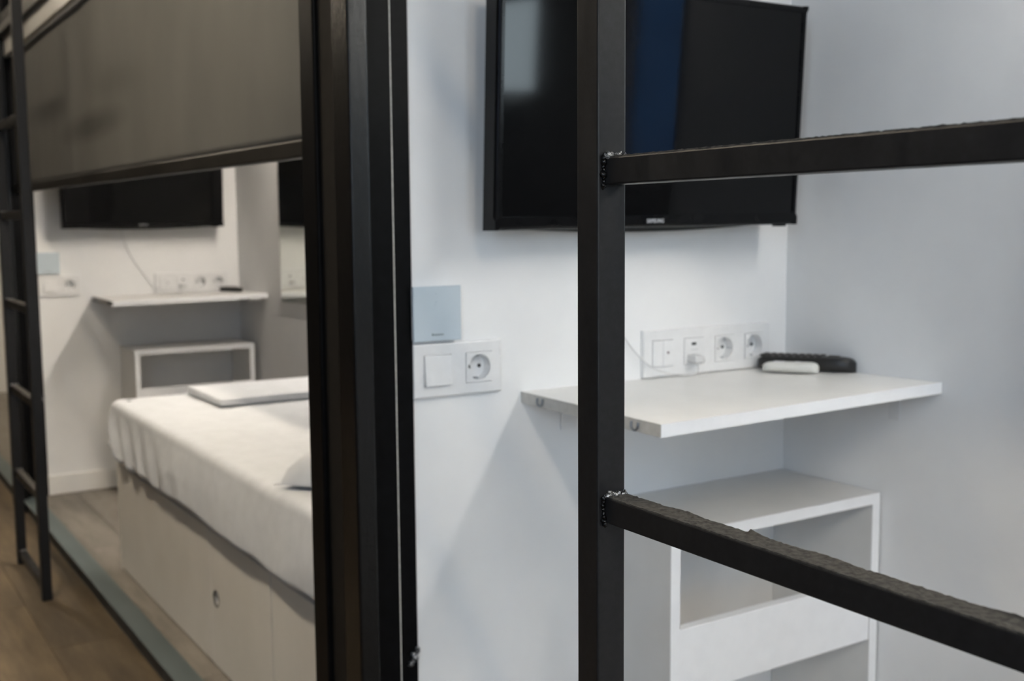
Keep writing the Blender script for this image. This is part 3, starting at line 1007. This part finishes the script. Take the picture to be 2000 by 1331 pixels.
# fitted sheet: closed top, sides falling to a wavy hem
def sheet():
    bm = NB()
    x0, x1, y0, y1, zt = BX - 0.014, XC - 0.002, BY0 + 0.001, BY1 + 0.028, 0.507
    rad = 0.022
    pts = []                     # outline walk along foot and front edges: (x, y, nx, ny, s)
    s = 0
    n1, n2, nc = 60, 150, 8
    for i in range(n1 + 1):
        x = x1 + (x0 + 0.05 - x1) * i / n1
        pts.append((x, y1, 0, 1))
    for i in range(1, nc):
        a = math.pi / 2 + (math.pi / 2) * i / nc
        pts.append((x0 + 0.05 + 0.05 * math.cos(a), y1 - 0.05 + 0.05 * math.sin(a), math.cos(a), math.sin(a)))
    for i in range(n2 + 1):
        y = y1 - 0.05 + (y0 - y1 + 0.05) * i / n2
        pts.append((x0, y, -1, 0))
    L_ = []
    for k, (x, y, nx_, ny_) in enumerate(pts):
        col_ = []
        corner = math.exp(-((x - x0) ** 2 + (y - y1) ** 2) / 0.05)
        w1 = noise.noise(Vector((x * 3.2, y * 3.2, 0.3)))
        w2 = noise.noise(Vector((x * 9, y * 9, 2.3)))
        hem = 0.344 + 0.017 * w1 + 0.008 * w2 + 0.030 * math.exp(-((x - x0) ** 2 + (y - y1) ** 2) / 0.012)
        for j in range(-1, 26):
            if j < 0:                       # flat row running onto the top
                off, z = -rad - 0.022, zt
            elif j < 6:                       # rolled top edge
                a = (math.pi / 2) * (1 - j / 5)
                off, z = -rad + rad * math.cos(a), zt - rad + rad * math.sin(a)
                dep = 0.0
            else:
                f = (j - 5) / 20
                z = (zt - rad) + (hem - zt + rad) * f
                # diagonal tension folds running from the corner, soft ripples elsewhere
                dsw = abs(y - y1) + abs(x - x0)
                fold = math.sin(48 * (dsw - 0.8 * (zt - z))) * math.exp(-dsw / 0.30) * 0.015
                off = 0.003 * math.sin(math.pi * f) + 0.015 * f + min(1.0, 2 * f) * (fold + 0.009 * w1 + 0.004 * noise.noise(Vector((x * 6, y * 6 + z * 5, z * 9)))) 
                if f > 0.93:
                    off -= 0.012 * (f - 0.93) / 0.07
            col_.append(bm.verts.new((x + nx_ * off, y + ny_ * off, z)))
        L_.append(col_)
    for k in range(len(L_) - 1):
        for j in range(26):
            bm.faces.new([L_[k][j], L_[k][j + 1], L_[k + 1][j + 1], L_[k + 1][j]])
    # top surface as a grid meeting the rolled edge
    nu, nv = 24, 60
    g = []
    for i in range(nu + 1):
        r_ = []
        for j in range(nv + 1):
            x = x0 + rad + 0.022 + (x1 - x0 - rad - 0.022) * i / nu
            y = y0 + (y1 - rad - 0.022 - y0) * j / nv
            e = min(1, min(i, nv - j) / 3)
            z = zt + e * (0.0025 * noise.noise(Vector((x * 4, y * 4, 1))) + 0.0015 * noise.noise(Vector((x * 11, y * 11, 5))))
            r_.append(bm.verts.new((x, y, z)))
        g.append(r_)
    # round the plan corner of the grid
    for i in range(nu):
        for j in range(nv):
            if i < 1 and j >= nv - 1:
                continue
            bm.faces.new([g[i][j], g[i + 1][j], g[i + 1][j + 1], g[i][j + 1]])
    bm.faces.new([g[0][nv - 1], g[1][nv - 1], g[1][nv]])
    ctr = Vector((1.13, 2.40, 0.42))
    for f in bm.faces:
        f.normal_update()
        if f.normal.dot(ctr - f.calc_center_median()) > 0:
            f.normal_flip()
    return bm
so = obj('fitted_sheet', sheet(), 'sheet', mt, smooth=True)
md = so.modifiers.new('thick', 'SOLIDIFY')
md.thickness = 0.0015
md.offset = -1
md.use_rim = False

# folded bed linen lying on the sheet
def folded():
    x0, x1, y0, y1, z0 = 0.965, 1.46, 3.030, 3.352, 0.5125
    t = thing('folded_linen', ((x0 + x1) / 2, (y0 + y1) / 2, z0), 'folded white bed linen lying flat at the foot of the bed', 'bed linen')
    for k, (dx, dz, th) in enumerate(((0, 0, 0.009), (0.003, 0.0095, 0.009))):
        bm = box(NB(), x0 + dx, x1 - dx, y0 + dx * 1.5, y1 - dx, z0 + dz, z0 + dz + th, bevel=0.0042, seg=4)
        bmesh.ops.subdivide_edges(bm, edges=[e for e in bm.edges if e.calc_length() > 0.1], cuts=14, use_grid_fill=True)
        for v in bm.verts:
            v.co.z += 0.002 * noise.noise(Vector((v.co.x * 6, v.co.y * 6, k))) + 0.001
            v.co.y += 0.004 * noise.noise(Vector((v.co.x * 5, k, 3)))
        obj('layer', bm, 'sheet', t, smooth=True)
    return t
folded()

# pillow with a pointed corner hanging at the front edge
def pillow():
    c0 = Vector((0.742, 2.02, 0))
    u = Vector((0.87, 0.49, 0)).normalized()
    v = Vector((0.49, -0.87, 0)).normalized()
    lu, lv = 0.52, 0.36
    bm = NB()
    n = 28
    T, B = [], []
    for i in range(n + 1):
        ra, rb = [], []
        for j in range(n + 1):
            a, b_ = i / n, j / n
            e = (max(0.0, 1 - (2 * a - 1) ** 4) * max(0.0, 1 - (2 * b_ - 1) ** 4)) ** 0.45
            pull = 0.03 * (4 * a * (1 - a)) * (2 * b_ - 1) , 0.03 * (4 * b_ * (1 - b_)) * (2 * a - 1)
            q = c0 + u * (a * lu - pull[1]) + v * (b_ * lv - pull[0])
            wr = 0.006 * noise.noise(Vector((q.x * 9, q.y * 9, 4)))
            zb = 0.512
            ra.append(bm.verts.new((q.x, q.y, zb + 0.006 + e * (0.095 + wr))))
            rb.append(bm.verts.new((q.x, q.y, zb + 0.004 - 0.003 * e)))
        T.append(ra)
        B.append(rb)
    for i in range(n):
        for j in range(n):
            bm.faces.new([T[i][j], T[i + 1][j], T[i + 1][j + 1], T[i][j + 1]])
            bm.faces.new([B[i][j], B[i][j + 1], B[i + 1][j + 1], B[i + 1][j]])
    for k in range(n):
        for (P, Q) in (((T[k][0], T[k + 1][0]), (B[k][0], B[k + 1][0])), ((T[k][n], T[k + 1][n]), (B[k][n], B[k + 1][n])),
                       ((T[0][k], T[0][k + 1]), (B[0][k], B[0][k + 1])), ((T[n][k], T[n][k + 1]), (B[n][k], B[n][k + 1]))):
            bm.faces.new([P[0], P[1], Q[1], Q[0]])
    bmesh.ops.recalc_face_normals(bm, faces=bm.faces)
    return tag(obj('pillow', bm, 'sheet', smooth=True, origin=(1.05, 2.0, 0.508)), 'white pillow with a pointed corner on the front of the bed, partly behind the post', 'pillow')
pillow()

# ------------------------------------------------------------------ remote controls
def remote(name, loc, ang, ln, wd, ht, mat, keymat, label, group, keys):
    t = thing(name, loc, label, 'remote', group)
    t.rotation_euler = (0, 0, ang)
    bm = NB()
    nx, na = 26, 20
    rings = []
    for i in range(nx + 1):
        u = i / nx
        x = (u - 0.5) * ln
        e = (1 - abs(2 * u - 1) ** 7) ** 0.5 if 0 < u < 1 else 0.0
        e = max(e, 0.18)
        w = wd / 2 * e * (0.92 + 0.08 * u)
        hh = ht * (0.86 + 0.14 * u)
        hh *= 0.55 + 0.45 * e
        ring = []
        for k in range(na):
            a = 2 * math.pi * k / na
            c, s = math.cos(a), math.sin(a)
            yy = w * math.copysign(abs(c) ** 0.55, c)
            zz = hh / 2 + hh / 2 * math.copysign(abs(s) ** (0.45 if s > 0 else 0.8), s)
            ring.append(bm.verts.new((x, yy, zz)))
        rings.append(ring)
    for i in range(nx):
        for k in range(na):
            bm.faces.new([rings[i][k], rings[i][(k + 1) % na], rings[i + 1][(k + 1) % na], rings[i + 1][k]])
    bm.faces.new(rings[0])
    bm.faces.new(rings[-1])
    bmesh.ops.recalc_face_normals(bm, faces=bm.faces)
    bmesh.ops.translate(bm, verts=bm.verts, vec=t.location)
    body = obj('body', bm, mat, t, smooth=True)
    for (kx, ky, kl, kw, kh) in keys:
        u = kx / ln + 0.5
        zt = ht * (0.86 + 0.14 * u)
        bm = box(NB(), kx - kl / 2, kx + kl / 2, ky - kw / 2, ky + kw / 2, zt - 0.0016, zt + kh, bevel=0.0006)
        bmesh.ops.translate(bm, verts=bm.verts, vec=t.location)
        obj('button', bm, keymat, t)
    return t
keys = [(-0.074 + 0.0125 * i, -0.0125 + 0.0125 * j, 0.0085, 0.009, 0.0022) for i in range(9) for j in range(3)]
keys += [(0.048, 0.0, 0.018, 0.018, 0.0014)]
ang_r = math.atan2(-0.84, 0.42)
rb_ = remote('remote_control', (1.4735, 1.3455, ZDK + 0.0030), ang_r, 0.172, 0.046, 0.026, 'remote_black', 'remote_key', 'chunky black remote control on the near desk beside the white one', 'black remotes', keys)
rw_ = remote('remote_control', (1.4310, 1.3420, ZDK + 0.0024), math.atan2(-0.84, 0.50), 0.096, 0.036, 0.0185, 'plastic_warm', 'plastic', 'small white remote control on the near desk in front of the black one', 'white remotes',
             [(-0.02, 0.0, 0.020, 0.018, 0.0005), (0.012, 0.0, 0.010, 0.010, 0.0008)])
r2 = copy_tree(rb_)
r2.location = (1.462, 4.398, ZDK)
r2.rotation_euler.z = math.atan2(-0.84, 0.30)
r2.scale = (0.72, 0.9, 0.8)
r2['label'] = 'black remote control on the far room desk'
